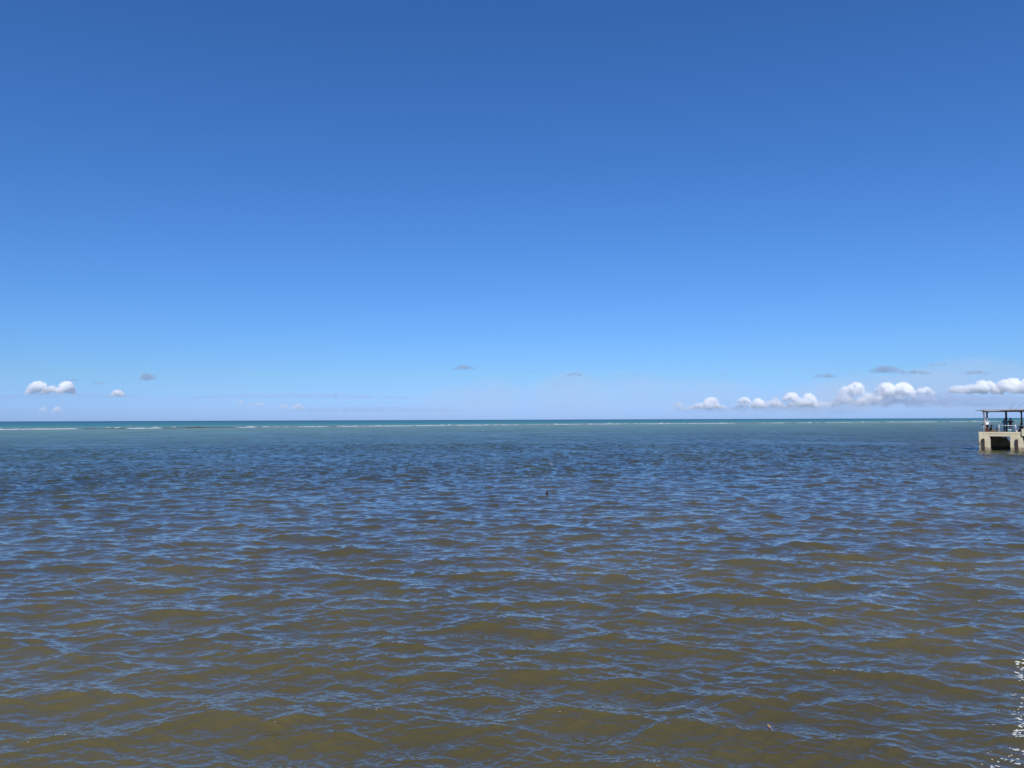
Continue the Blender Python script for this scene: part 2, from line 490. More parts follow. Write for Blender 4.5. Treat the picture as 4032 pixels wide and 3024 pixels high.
# white cumulus along the horizon, left to right
cloud('white cumulus with two puffy tops, large one at far left above sea', [(150, 1553, 1500, 48), (262, 1552, 1500, 36), (205, 1553, 1520, 50)], M_WHITE)
cloud('small bright cumulus right of the large left one, over a grey streak', [(462, 1564, 1534, 34)], M_WHITE)
cloud('faint pale low puff under the left cumulus, near the horizon', [(168, 1622, 1602, 18), (226, 1628, 1600, 22)], M_SOFT)
cloud('faint row of small puffs left of centre near the horizon', [(948, 1598, 1574, 14), (1012, 1604, 1582, 40)], M_SOFT)
cloud('faint two-topped puff left of centre beside the row of small puffs', [(1118, 1612, 1590, 26), (1172, 1616, 1585, 28)], M_SOFT)
cloud('leftmost small low cumulus of the right-hand bank', [(2672, 1616, 1582, 24)], M_SOFT)
cloud('stepped white cumulus rising to a knob, left part of right-hand bank', [(2800, 1612, 1560, 40), (2752, 1612, 1584, 34)], M_WHITE)
cloud('pair of white puffs in the middle of the right-hand bank', [(2930, 1586, 1562, 30), (2985, 1612, 1566, 34)], M_WHITE)
cloud('squarish white puff right of the paired puffs in the bank', [(3052, 1612, 1564, 30)], M_SOFT)
cloud('tilted white cumulus before the tall right-hand heap', [(3116, 1578, 1544, 36), (3186, 1608, 1548, 40)], M_WHITE)
cloud('round-topped bright cumulus tower left of the broad white heap', [(3368, 1560, 1501, 42), (3330, 1562, 1522, 34)], M_WHITE)
cloud('broad bright cumulus heap in the middle of the right side', [(3490, 1562, 1506, 48), (3556, 1566, 1504, 50), (3470, 1590, 1545, 40)], M_WHITE)
cloud('low white shoulder trailing right from the broad cumulus heap', [(3640, 1556, 1524, 44)], M_WHITE)
cloud('long rising white cumulus bank above the pier at right edge', [(3770, 1548, 1516, 44), (3820, 1550, 1512, 50), (3880, 1552, 1497, 70), (3975, 1550, 1488, 70), (4060, 1552, 1484, 60), (4170, 1556, 1488, 80)], M_WHITE, n=60)
# soft paler cloud filling in below and between the bright heads
cloud('soft pale cloud mass under the stepped cumulus in right-hand bank', [(2740, 1618, 1592, 60), (2830, 1618, 1590, 50)], M_SOFT)
cloud('long soft pale cloud mass linking the puffs of the right-hand bank', [(2930, 1614, 1580, 60), (3040, 1614, 1574, 70), (3150, 1612, 1566, 70), (3240, 1610, 1578, 50)], M_SOFT)
cloud('soft pale cloud mass below the cumulus tower and broad heap', [(3330, 1600, 1548, 60), (3430, 1602, 1545, 70), (3540, 1598, 1552, 70), (3640, 1590, 1550, 60)], M_SOFT)
# grey-blue bases and streaks; haze on the far bases put into their tint
streak('long thin grey streak below the left cumulus clouds', -120, 640, 1545, 1572, M_VEIL, DIST * 0.9)
streak('very long thin grey streak left of centre above horizon', 655, 1640, 1546, 1572, M_VEIL, DIST * 0.9)
streak('faint broken grey band left of centre close to horizon', 1080, 1860, 1598, 1626, M_VEIL, DIST * 0.95)
streak('grey-blue hazy base beneath the right-hand cumulus bank', 2640, 3420, 1596, 1628, M_VEIL, DIST * 0.97)
streak('smooth grey-blue domed cloud below the white heaps at right', 3440, 3900, 1538, 1600, M_VEIL, DIST * 0.92)
streak('grey-blue hazy base below the long bank at right edge', 3560, 4300, 1552, 1606, M_VEIL, DIST * 0.95)
streak('wide pale veil of thin cloud right of centre above horizon', 1600, 3150, 1450, 1640, M_THIN, DIST * 1.15, n=22, depth=2.0)
streak('wide pale veil of thin cloud behind the right-hand cumulus', 3150, 4500, 1415, 1630, M_HAZE, DIST * 1.15, n=8, depth=1.6)
# small dark scud clouds
G = 'tiny grey scud clouds'
streak('lens-shaped grey cloud at left above the streak', 549, 620, 1468, 1498, M_GREY, 15000, depth=0.8)
streak('short flat grey cloud above the large left cumulus', 262, 312, 1491, 1501, M_GREY, 15000)
streak('small grey cloud left of the lens-shaped one', 368, 408, 1500, 1514, M_GREY, 15000)
streak('small ragged grey cloud alone in the middle of the sky', 1781, 1861, 1434, 1457, M_GREY, 15000)
streak('small peaked grey cloud right of the middle one', 2229, 2293, 1465, 1482, M_GREY, 15000)
for x0, x1, y0, y1, t_ in ((2073, 2112, 1461, 1469, 'tiny grey wisp just left of the small peaked grey cloud'), (2419, 2446, 1473, 1482, 'leftmost of three tiny grey wisps right of the peaked cloud'),
                           (2478, 2494, 1475, 1481, 'middle one of three tiny grey wisps right of the peaked cloud'), (2503, 2528, 1473, 1482, 'rightmost of three tiny grey wisps right of the peaked cloud'),
                           (2850, 2873, 1470, 1478, 'tiny grey wisp alone high above the stepped white cumulus')):
    streak(t_, x0, x1, y0, y1, M_GREY, 15000, G)
streak('flat almond-shaped grey cloud above the right-hand cumulus bank', 3211, 3292, 1470, 1488, M_GREY, 15000)
streak('largest dark grey cloud above the broad white heap', 3429, 3550, 1438, 1469, M_GREY, 15000)
streak('flat dark grey cloud touching the right of the largest grey one', 3552, 3664, 1455, 1474, M_GREY, 15000)
streak('long flat dark grey cloud above the bank at right', 3791, 3899, 1457, 1474, M_GREY, 15000)
for x0, x1, y0, y1, t_ in ((3654, 3686, 1430, 1442, 'leftmost'), (3692, 3726, 1428, 1440, 'middle one'), (3745, 3765, 1425, 1434, 'rightmost')):
    streak(t_ + ' of the three grey wisps in the topmost row at right', x0, x1, y0, y1, M_GREY, 15000, 'topmost row of grey wisps')
streak('tiny flat grey wisp left of the largest grey cloud', 3333, 3376, 1472, 1479, M_GREY, 15000)

# ------------------------------------------------------------------ pier
concrete = NT('concrete')
oc = concrete.new('ShaderNodeTexCoord').outputs['Object']
osep = concrete.new('ShaderNodeSeparateXYZ'); concrete.l.new(oc, osep.inputs[0])
n1 = concrete.noise(oc, 1.6, 6, 0.6); n2 = concrete.noise(concrete.mapping(oc, (7, 7, 0.5)), 1.0, 4, 0.6)
col = concrete.mix(concrete.smooth(n1, 0.3, 0.72), (0.53, 0.45, 0.28), (0.66, 0.58, 0.40))
col = concrete.mix(concrete.math('MULTIPLY', concrete.smooth(n2, 0.55, 0.72), 0.45), col, (0.34, 0.27, 0.16))
grain = concrete.noise(oc, 9.0, 5, 0.65)
wet = concrete.smooth(concrete.math('ADD', osep.outputs[2], concrete.math('MULTIPLY', grain, -0.6)), 0.24, -0.08)
col = concrete.mix(concrete.math('MULTIPLY', wet, 0.9), col, (0.17, 0.13, 0.085))
concrete.l.new(col, concrete.b.inputs['Base Color']); concrete.b.inputs['Roughness'].default_value = 0.85
concrete.l.new(concrete.bump(concrete.math('ADD', grain, n1), 0.35, 0.015), concrete.b.inputs['Normal'])
M_CONC = concrete.m
M_PILE = simple_mat('dark_timber', (0.045, 0.032, 0.028), 0.85, 0.45, 14, 0.5)
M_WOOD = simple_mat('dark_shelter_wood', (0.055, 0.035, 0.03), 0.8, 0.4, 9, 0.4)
M_POST = simple_mat('weathered_post', (0.42, 0.36, 0.29), 0.85, 0.25, 9, 0.3)
M_ROOF = simple_mat('weathered_roof_board', (0.40, 0.34, 0.29), 0.85, 0.3, 5, 0.4)
M_RAIL = simple_mat('galvanised_rail', (0.62, 0.64, 0.66), 0.45, 0.12, 20, 0.1, 0.3)
M_BARN = simple_mat('barnacle', (0.36, 0.29, 0.20), 0.95, 0.5, 6, 0.5)
PX, PY, PHI = 58.7, 97.0, R(-32.0)
PIER_LOC = (PX, PY, 0.0)
DECK = 2.32
pier = tag(empty('concrete_pier', PIER_LOC, PHI), 'pale concrete pier on thick pillars standing in the water', 'pier')
L_END = 15.0
# deck slab
b = bmesh.new(); add_box(b, (0.0, 0.0, 2.10), (L_END, 6.0, DECK)); bm_obj('deck_slab', b, M_CONC, pier, bevel=0.012)
b = bmesh.new(); add_box(b, (1.15, 0.03, 1.78), (4.50, 0.38, 2.098)); bm_obj('edge_beam', b, M_CONC, pier, bevel=0.01)
# end pillar: slightly wider below its shoulder
b = bmesh.new(); add_prism(b, [(0.004, -1.6), (1.25, -1.6), (1.25, 1.42), (1.15, 1.80), (1.148, 2.099), (0.004, 2.099)], 0.004, 1.2)
bm_obj('pillar', b, M_CONC, pier, bevel=0.012)
b = bmesh.new(); add_prism(b, [(3.31, -1.6), (4.98, -1.6), (4.90, 0.1), (4.56, 1.777), (3.31, 1.777)], 0.006, 1.3)
bm_obj('pillar', b, M_CONC, pier, bevel=0.012)
for u0 in (8.2, 12.4):
    b = bmesh.new(); add_prism(b, [(u0, -1.6), (u0 + 1.6, -1.6), (u0 + 1.25, 1.777), (u0 + 0.1, 1.777)], 0.006, 1.3)
    bm_obj('pillar', b, M_CONC, pier, bevel=0.012)
# pour joint on the end pillar: a recessed-looking raised facing slab
b = bmesh.new(); add_box(b, (0.0, -0.035, -1.6), (0.27, 0.0025, 2.31)); bm_obj('corner_facing', b, M_CONC, pier, bevel=0.008)
# parapet block stepping up to the right
b = bmesh.new(); add_box(b, (4.51, -0.14, 1.85), (L_END, 0.30, 2.72)); bm_obj('parapet', b, M_CONC, pier, bevel=0.012)
# rear wall under the deck with a square hole and a broken corner
bk = bmesh.new()
segs = [((0.0, -1.6), (2.55, 2.098)), ((2.55, -1.6), (2.80, 1.52)), ((2.80, -1.6), (3.05, 2.098)), ((3.05, -1.6), (3.12, 1.40)), ((3.12, -1.6), (3.19, 1.28)), ((3.19, -1.6), (3.25, 1.18)),
        ((3.25, -1.6), (3.32, 1.06)), ((3.32, -1.6), (3.40, 0.98)), ((3.40, -1.6), (L_END, 2.098))]
for (a0, z0), (a1, z1) in segs:
    add_box(bk, (a0 + 0.0015, 5.6, z0), (a1 - 0.0015, 5.95, z1))
add_box(bk, (2.5485, 5.62, 1.80), (2.8015, 5.93, 2.097))
bm_obj('rear_wall', bk, M_CONC, pier)
b = bmesh.new(); add_box(b, (0.06, 1.21, -1.6), (0.40, 5.597, 2.098)); bm_obj('end_wall', b, M_CONC, pier)
b = bmesh.new(); add_box(b, (4.0, 1.31, -1.6), (4.4, 5.3, 2.098)); bm_obj('cross_wall', b, M_CONC, pier)
# timber fender piles
for u0, u1, ztop, lean in ((0.32, 0.62, 1.47, 0.03), (3.82, 4.12, 1.42, 0.02)):
    b = bmesh.new()
    n = 9
    rings = []
    for k in range(n):
        z = -1.6 + (ztop + 1.6) * k / (n - 1)
        sh = lean * (1 - k / (n - 1))
        j = lambda: random.uniform(-0.014, 0.014)
        rings.append([b.verts.new((x + sh + j(), y + j(), z + (random.uniform(-0.05, 0.05) if k == n - 1 else 0))) for x, y in ((u0, -0.15), ((u0 + u1) / 2, -0.165), (u1, -0.15), (u1, 0.02), ((u0 + u1) / 2, 0.022), (u0, 0.02))])
    for k in range(n - 1):
        for i in range(6):
            b.faces.new((rings[k][i], rings[k][(i + 1) % 6], rings[k + 1][(i + 1) % 6], rings[k + 1][i]))
    b.faces.new(rings[-1]); b.faces.new(rings[0][::-1])
    fp = bm_obj('fender_pile', b, M_PILE, pier)
    if u0 < 1: fender = fp
# rope and torn strap hanging at the left fender
b = bmesh.new()
add_tube(b, [(0.34, -0.20, 1.40), (0.22, -0.16, 1.24), (0.26, -0.15, 1.02), (0.14, -0.12, 0.86), (-0.02, -0.10, 0.72), (-0.06, -0.08, 0.62)], [0.03, 0.025, 0.03, 0.035, 0.04, 0.02], 6)
add_tube(b, [(0.30, -0.2, 0.92), (0.22, -0.16, 0.75), (0.28, -0.14, 0.62), (0.18, -0.13, 0.50)], 0.028, 6)
add_tube(b, [(-0.05, -0.02, 1.46), (-0.055, -0.03, 1.0), (-0.05, -0.02, 0.7)], 0.03, 6)
bm_obj('rope', b, M_PILE, fender, True)
# barnacle crust at the water line
b = bmesh.new()
for i in range(330):
    u = random.choice([random.uniform(0.0, 1.27), random.uniform(3.3, 4.95)])
    z = random.uniform(-0.12, 0.34) * random.uniform(0.5, 1)
    r = random.uniform(0.02, 0.065)
    add_ico(b, (u, 0.0 if u > 0.27 else -0.035, z), (r * 1.3, r * 0.7, r), 1, 0.25)
o = bm_obj('barnacle_crust', b, M_BARN, pier); o['kind'] = 'stuff'

# railing: front rail between two posts, thin rails round the end and back
rail = tag(empty('metal_railing', PIER_LOC, PHI), 'pale grey metal railing along the edge of the pier deck', 'railing')
def rpost(u, v, h=0.84, r=0.032):
    b = bmesh.new(); add_tube(b, [(u, v, DECK - 0.02), (u, v, DECK + h)], r, 8)
    q = bm_obj('post', b, M_RAIL, rail, True)
    b = bmesh.new(); add_ico(b, (u, v, DECK + h), r * 1.5, 1); bm_obj('post_cap', b, M_RAIL, q, True)
def rbar(p, q, r=0.024):
    b = bmesh.new(); add_tube(b, [p, q], r, 8); bm_obj('rail', b, M_RAIL, rail, True)
for u, v in ((2.19, 0.12), (3.93, 0.12)): rpost(u, v, 0.90, 0.04)
rbar((2.19, 0.12, 3.12), (3.93, 0.12, 3.12), 0.036)
for u, v in ((0.58, 0.15), (0.27, 5.8), (4.86, 5.8), (7.5, 5.8)): rpost(u, v, 0.80, 0.028)
rpost(4.84, 0.55, 0.80, 0.045)
rbar((0.58, 0.15, 3.10), (0.27, 5.8, 3.10), 0.018)
rbar((0.10, 5.8, 3.10), (14.5, 5.8, 3.10), 0.018)
rbar((3.93, 0.12, 3.10), (9.5, 0.55, 3.10), 0.026)

# shelter: dark posts, beams, rafters and a low weathered roof
shel = tag(empty('pier_shelter', PIER_LOC, PHI), 'flat-roofed timber shelter on dark posts over the pier deck', 'shelter')
def spost(u, v, r, m, lean=0.0, top=4.85):
    b = bmesh.new(); add_tube(b, [(u + lean, v, DECK - 0.01), (u + lean * 0.5, v, 3.6), (u, v, top)], [r * 1.1, r, r], 8); return bm_obj('post', b, m, shel, True)
spost(0.60, 0.55, 0.088, M_POST, 0.16)
for u in (0.96, 3.03, 4.62, 7.0, 9.4, 12.0): spost(u, 2.3, 0.085, M_WOOD)
for u in (0.90, 3.0, 7.2, 12.0): spost(u, 5.5, 0.08, M_WOOD)
for u0, s_ in ((4.62, -1), (0.96, 1)):
    b = bmesh.new(); add_tube(b, [(u0, 2.3, 4.62), (u0 + s_ * 0.16, 2.3, 4.84)], 0.045, 6); bm_obj('knee_brace', b, M_WOOD, shel)
for v in (0.45, 2.3, 5.5):
    b = bmesh.new(); add_box(b, (0.45, v - 0.05, 4.835), (14.6, v + 0.05, 4.925)); bm_obj('beam', b, M_WOOD, shel, bevel=0.006)
u = 0.5
while u < 14.5:
    b = bmesh.new()
    w2 = random.uniform(0.035, 0.05)
    f0 = -0.25 + random.uniform(-0.06, 0.06)
    pts = [(f0, 4.93), (3.0, 5.05), (6.1, 4.93)]
    a = [[b.verts.new((u + s_ * w2, v, z + dz)) for s_, dz in ((-1, 0), (1, 0), (1, 0.075), (-1, 0.075))] for v, z in pts]
    for i in range(2):
        for k in range(4): b.faces.new((a[i][k], a[i][(k + 1) % 4], a[i + 1][(k + 1) % 4], a[i + 1][k]))
    b.faces.new(a[0][::-1]); b.faces.new(a[2])
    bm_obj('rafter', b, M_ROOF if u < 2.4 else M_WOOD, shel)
    u += 0.19 + random.uniform(-0.015, 0.015)
# roof boards laid on the rafters; the left end has lost most of its covering
v = -0.30; k = 0
while v < 6.1:
    wv = 0.30
    zc = 5.01 + 0.12 * (1 - abs((v + wv / 2) - 3.0) / 3.2)
    start = 2.35 + random.uniform(-0.12, 0.12)
    if k in (9, 10, 11, 12): start = 0.35 + 0.12 * random.random()
    b = bmesh.new()
    n = 26
    top = []; bot = []
    for i in range(n + 1):
        uu = start + (14.7 - start) * i / n
        sag = 0.018 * fbm(uu * 0.9, k * 0.7, 3.0) + random.uniform(-0.006, 0.006) + (0.06 if uu > 4.2 else 0.0) * min(1, (uu - 4.2) / 1.5 if uu > 4.2 else 0)
        top.append([b.verts.new((uu, v + 0.004, zc + sag + 0.034)), b.verts.new((uu, v + wv, zc + sag + 0.038))])
        bot.append([b.verts.new((uu, v + 0.004, zc + sag)), b.verts.new((uu, v + wv, zc + sag + 0.004))])
    for i in range(n):
        b.faces.new((top[i][0], top[i + 1][0], top[i + 1][1], top[i][1])); b.faces.new((bot[i][0], bot[i][1], bot[i + 1][1], bot[i + 1][0]))
        b.faces.new((bot[i][0], bot[i + 1][0], top[i + 1][0], top[i][0])); b.faces.new((bot[i][1], top[i][1], top[i + 1][1], bot[i + 1][1]))
    b.faces.new((bot[0][0], top[0][0], top[0][1], bot[0][1])); b.faces.new((bot[n][0], bot[n][1], top[n][1], top[n][0]))
    bm_obj('roof_board', b, M_ROOF, shel)
    v += wv + 0.006; k += 1
b = bmesh.new(); add_tube(b, [(0.9, 3.0, 5.0), (0.3, 3.0, 5.0), (-0.05, 3.0, 5.02), (-0.3, 3.0, 5.08)], [0.05, 0.05, 0.04, 0.02], 7); bm_obj('overhanging_pole', b, M_WOOD, shel, True)
b = bmesh.new(); add_ico(b, (0.66, 1.2, 5.07), (0.30, 0.5, 0.075), 2, 0.12); bm_obj('thatch_tuft', b, M_ROOF, shel, True)

# bare branch lying on the roof
M_TWIG = simple_mat('bare_twig', (0.12, 0.10, 0.10), 0.9, 0.3, 10, 0.0)
br = empty('bare_branch', Matrix.Translation(PIER_LOC) @ Matrix.Rotation(PHI, 4, 'Z') @ Vector((3.75, 4.4, 5.10)), PHI)
tag(br, 'thin leafless branch sticking up above the shelter roof', 'branch')
def twig(p, d, l, r, depth):
    b = bmesh.new()
    def rec(b, p, d, l, r, depth):
        pts = [p]; n = 4
        for i in range(n):
            d = (d + Vector((random.uniform(-.22, .22), random.uniform(-.22, .22), random.uniform(-.1, .12)))).normalized()
            pts.append(pts[-1] + d * l / n)
        add_tube(b, pts, [r * (1 - 0.75 * i / n) for i in range(n + 1)], 5)
        if depth:
            for i in (2, 3, 4):
                dd_ = (d + Vector((random.uniform(-.9, .9), random.uniform(-.6, .6), random.uniform(-.2, .6)))).normalized()
                rec(b, pts[i], dd_, l * 0.5, r * 0.5, depth - 1)
    rec(b, Vector(p), Vector(d).normalized(), l, r, depth)
    return b
for p, d, l in (((0.2, 0, 0.02), (0.9, 0, 0.8), 0.75), ((-0.1, 0.1, 0.02), (-0.35, 0.1, 1.0), 0.55), ((0.05, 0.05, 0.02), (0.25, 0.1, 1.0), 0.7), ((0.1, 0.0, 0.02), (-0.9, 0.2, 0.35), 0.6)):
    bm_obj('twig', twig(p, d, l, 0.018, 2), M_TWIG, br)

# ------------------------------------------------------------------ people
M_SKIN = simple_mat('skin', (0.20, 0.105, 0.065), 0.6, 0.12, 12, 0.05)
def cloth(name, col, rough=0.85, var=0.15): return simple_mat(name, col, rough, var, 7, 0.3)
def skin_mesh(name, joints, bones, sub=2):
    """joints: {key: (pos, radius)}; grows one continuous surface over the bones"""
    keys = list(joints)
    me = bpy.data.meshes.new(name)
    me.from_pydata([joints[k][0] for k in keys], [(keys.index(a), keys.index(b)) for a, b in bones], [])
    o = bpy.data.objects.new(name, me); C.objects.link(o)
    m = o.modifiers.new('s', 'SKIN'); m.use_smooth_shade = True
    sv = me.skin_vertices[0].data if me.skin_vertices else None
    if sv is None:
        bmx = bmesh.new(); bmx.from_mesh(me); bmx.verts.layers.skin.verify(); bmx.to_mesh(me); bmx.free()
        sv = me.skin_vertices[0].data
    for i, k in enumerate(keys):
        r = joints[k][1]
        sv[i].radius = (r, r) if isinstance(r, (int, float)) else r
        sv[i].use_root = (i == 0)
    s_ = o.modifiers.new('ss', 'SUBSURF'); s_.levels = sub; s_.render_levels = sub
    dg = bpy.context.evaluated_depsgraph_get()
    me2 = bpy.data.meshes.new_from_object(o.evaluated_get(dg))
    bpy.data.objects.remove(o); bpy.data.meshes.remove(me)
    me2.name = name
    return me2
def hand(bm, wrist, elbow, side):
    """palm, four unequal bent fingers and a thumb from the side of the palm"""
    d = (Vector(wrist) - Vector(elbow)).normalized()
    lat = d.cross(Vector((0, 1, 0.2))).normalized(); nrm = d.cross(lat)
    wv = Vector(wrist)
    add_tube(bm, [wv - d * 0.02, wv + d * 0.04, wv + d * 0.09], [0.026, 0.036, 0.034], 8)
    for k, ln in enumerate((0.068, 0.078, 0.074, 0.058)):
        s_ = wv + d * 0.085 + lat * (k - 1.5) * 0.019
        add_tube(bm, [s_, s_ + d * ln * 0.5 + nrm * 0.006, s_ + d * ln * 0.85 + nrm * 0.03], [0.0095, 0.009, 0.007], 6)
    s_ = wv + d * 0.03 + lat * 0.034 * side
    add_tube(bm, [s_, s_ + d * 0.03 + lat * 0.022 * side, s_ + d * 0.062 + lat * 0.026 * side + nrm * 0.012], [0.012, 0.011, 0.008], 6)
def joined(me, bm2):
    b = bmesh.new(); b.from_mesh(me)
    tmp = bpy.data.meshes.new('t'); bm2.to_mesh(tmp); bm2.free(); b.from_mesh(tmp); bpy.data.meshes.remove(tmp)
    b.to_mesh(me); b.free(); me.polygons.foreach_set('use_smooth', [True] * len(me.polygons))
    return me
def person(label, u, v, J, rz=0.0, top=None, bottom=None, shoes=None, hair=None, long_sleeve=False, long_leg=True, extra=None, z=DECK, shirt_grow=0.026):
    """J: joint positions in the person's own frame (x right, y away from us, z up from the deck)"""
    base = Matrix.Translation(PIER_LOC) @ Matrix.Rotation(PHI, 4, 'Z') @ Vector((u, v, z))
    p = tag(empty('person', base, PHI + rz), label, 'person')
    rad = dict(hip=0.125, waist=0.115, chest=(0.15, 0.115), neck=0.055, head0=0.075, head1=0.098, head2=0.07,
               shl=0.062, shr=0.062, ell=0.043, elr=0.043, wrl=0.029, wrr=0.029, thl=0.088, thr=0.088, knl=0.058, knr=0.058, anl=0.038, anr=0.038, tol=0.034, tor=0.034)
    jj = {k: (J[k], rad[k]) for k in ['hip'] + [k for k in J if k != 'hip']}
    bones = [('hip', 'waist'), ('waist', 'chest'), ('chest', 'neck'), ('neck', 'head0'), ('head0', 'head1'), ('head1', 'head2'),
             ('chest', 'shl'), ('shl', 'ell'), ('ell', 'wrl'), ('chest', 'shr'), ('shr', 'elr'), ('elr', 'wrr'),
             ('hip', 'thl'), ('thl', 'knl'), ('knl', 'anl'), ('anl', 'tol'), ('hip', 'thr'), ('thr', 'knr'), ('knr', 'anr'), ('anr', 'tor')]
    me = skin_mesh('body', jj, bones)
    hb = bmesh.new(); hand(hb, J['wrl'], J['ell'], 1); hand(hb, J['wrr'], J['elr'], -1)
    hd = Vector(J['head1']); fw = Vector(J.get('face', (0, 1, 0)) if False else (0, 1, 0))
    add_ico(hb, hd + Vector((0, 0.10, -0.01)), (0.014, 0.022, 0.022), 1)                     # nose
    for s_ in (-1, 1):
        add_ico(hb, hd + Vector((s_ * 0.036, 0.088, 0.018)), (0.014, 0.01, 0.009), 1)          # eyes
        add_ico(hb, hd + Vector((s_ * 0.098, 0.0, 0.0)), (0.012, 0.022, 0.032), 1)           # ears
    add_ico(hb, hd + Vector((0, 0.085, -0.055)), (0.026, 0.012, 0.008), 1)                   # mouth
    link('body', joined(me, hb), p, M_SKIN, True)
    def sub(keys, grow, bn, name, mat, override=None):
        q = {k: (J[k], (rad[k] + grow if isinstance(rad[k], (int, float)) else tuple(x + grow for x in rad[k]))) for k in keys}
        if override: q.update(override)
        return link(name, skin_mesh(name, q, bn), p, mat, True)
    lerp = lambda a, b, t: tuple(Vector(J[a]).lerp(Vector(J[b]), t))
    if top:
        ov = {'hem': (tuple(Vector(J['hip']) - Vector((0, 0, 0.05))), 0.165)}
        bn = [('waist', 'hem'), ('waist', 'chest'), ('chest', 'nk'), ('chest', 'shl'), ('chest', 'shr')]
        ov['nk'] = (lerp('chest', 'neck', 0.8), 0.07)
        if long_sleeve:
            bn += [('shl', 'ell'), ('ell', 'wl'), ('shr', 'elr'), ('elr', 'wr')]; ov['wl'] = (lerp('ell', 'wrl', 0.9), 0.042); ov['wr'] = (lerp('elr', 'wrr', 0.9), 0.042)
            ks = ['waist', 'chest', 'shl', 'shr', 'ell', 'elr']
        else:
            bn += [('shl', 'wl'), ('shr', 'wr')]; ov['wl'] = (lerp('shl', 'ell', 0.75), 0.07); ov['wr'] = (lerp('shr', 'elr', 0.75), 0.07)
            ks = ['waist', 'chest', 'shl', 'shr']
        sub(ks, shirt_grow, bn, 'shirt', top, ov)
    if bottom:
        ov = {'wst': (lerp('hip', 'waist', 0.35), 0.145)}
        t = 0.95 if long_leg else None
        if long_leg:
            ov['bl'] = (lerp('knl', 'anl', 0.95), 0.076); ov['brr'] = (lerp('knr', 'anr', 0.95), 0.076)
            sub(['hip', 'thl', 'thr', 'knl', 'knr'], 0.024, [('hip', 'wst'), ('hip', 'thl'), ('thl', 'knl'), ('knl', 'bl'), ('hip', 'thr'), ('thr', 'knr'), ('knr', 'brr')], 'trousers', bottom, ov)
        else:
            ov['bl'] = (lerp('thl', 'knl', 0.75), 0.1); ov['brr'] = (lerp('thr', 'knr', 0.75), 0.1)
            sub(['hip', 'thl', 'thr'], 0.024, [('hip', 'wst'), ('hip', 'thl'), ('thl', 'bl'), ('hip', 'thr'), ('thr', 'brr')], 'shorts', bottom, ov)
    if shoes:
        for a, t in (('anl', 'tol'), ('anr', 'tor')):
            b = bmesh.new(); A = Vector(J[a]); T = Vector(J[t])
            add_tube(b, [A + Vector((0, 0, 0.06)), A + Vector((0, 0, 0.0)), A.lerp(T, 0.5) + Vector((0, 0, -0.005)), T], [0.05, 0.055, 0.05, 0.035], 8)
            bm_obj('shoe', b, shoes, p, True)
    if hair:
        b = bmesh.new(); add_ico(b, hd + Vector((0, -0.022, 0.03)), (0.108, 0.112, 0.105), 2, 0.03); bm_obj('hair', b, hair, p, True)
    if extra: extra(p, J)
    return p
def stand_pose(lean=0.0, arms='down', h=1.0):
    J = dict(hip=(0, 0, 0.95), waist=(0, 0.02 + lean * 0.3, 1.12), chest=(0, 0.02 + lean * 0.8, 1.34), neck=(0, 0.03 + lean, 1.50), head0=(0, 0.05 + lean * 1.2, 1.55), head1=(0, 0.06 + lean * 1.3, 1.635), head2=(0, 0.06 + lean * 1.3, 1.71),
             shl=(-0.2, 0.02 + lean * 0.9, 1.41), shr=(0.2, 0.02 + lean * 0.9, 1.41),
             thl=(-0.10, 0, 0.88), thr=(0.10, 0, 0.88), knl=(-0.12, 0.04, 0.49), knr=(0.12, 0.02, 0.49), anl=(-0.13, 0, 0.08), anr=(0.13, -0.03, 0.08), tol=(-0.15, 0.15, 0.035), tor=(0.16, 0.12, 0.035))
    if arms == 'front':
        J.update(ell=(-0.25, 0.10 + lean, 1.14), wrl=(-0.12, 0.30 + lean, 1.10), elr=(0.25, 0.10 + lean, 1.14), wrr=(0.12, 0.30 + lean, 1.10))
    elif arms == 'hold':
        J.update(ell=(-0.25, 0.10 + lean, 1.14), wrl=(-0.12, 0.28 + lean, 1.12), elr=(0.34, 0.0 + lean, 1.18), wrr=(0.27, 0.14 + lean, 1.00))
    else:
        J.update(ell=(-0.26, 0.02 + lean, 1.13), wrl=(-0.25, 0.08 + lean, 0.89), elr=(0.26, 0.02 + lean, 1.13), wrr=(0.25, 0.08 + lean, 0.89))
    return {k: tuple(c * h for c in v_) for k, v_ in J.items()}
M_BLACK = cloth('black_cloth', (0.012, 0.011, 0.014)); M_NAVY = cloth('dark_trouser_cloth', (0.018, 0.018, 0.03))
M_TEAL = cloth('teal_cloth', (0.03, 0.13, 0.19)); M_WHITEC = cloth('white_cloth', (0.80, 0.80, 0.82), var=0.04); M_GREYC = cloth('light_grey_cloth', (0.45, 0.48, 0.55))
M_HAIR = cloth('dark_hair', (0.015, 0.012, 0.012)); M_RED = cloth('dark_red_plastic', (0.10, 0.018, 0.012), 0.6)
M_TAN = cloth('brown_cloth', (0.13, 0.10, 0.08))
def cap(mat, brim=True):
    def f_(p, J):
        h = Vector(J['head1'])
        b = bmesh.new(); add_ico(b, h + Vector((0, -0.005, 0.05)), (0.112, 0.118, 0.085), 2)
        q = bm_obj('cap', b, mat, p, True)
        b = bmesh.new(); add_ico(b, h + Vector((0, 0.15, 0.035)), (0.075, 0.085, 0.012), 2); bm_obj('brim', b, mat, q, True)
    return f_
def p1_extra(p, J): cap(M_WHITEC)(p, J)
person('person in white shirt and white cap by the striped corner post', 0.93, 0.75, stand_pose(0.16, 'front', 0.95), top=M_WHITEC, long_sleeve=True, shirt_grow=0.06, bottom=M_NAVY, long_leg=False, extra=p1_extra)
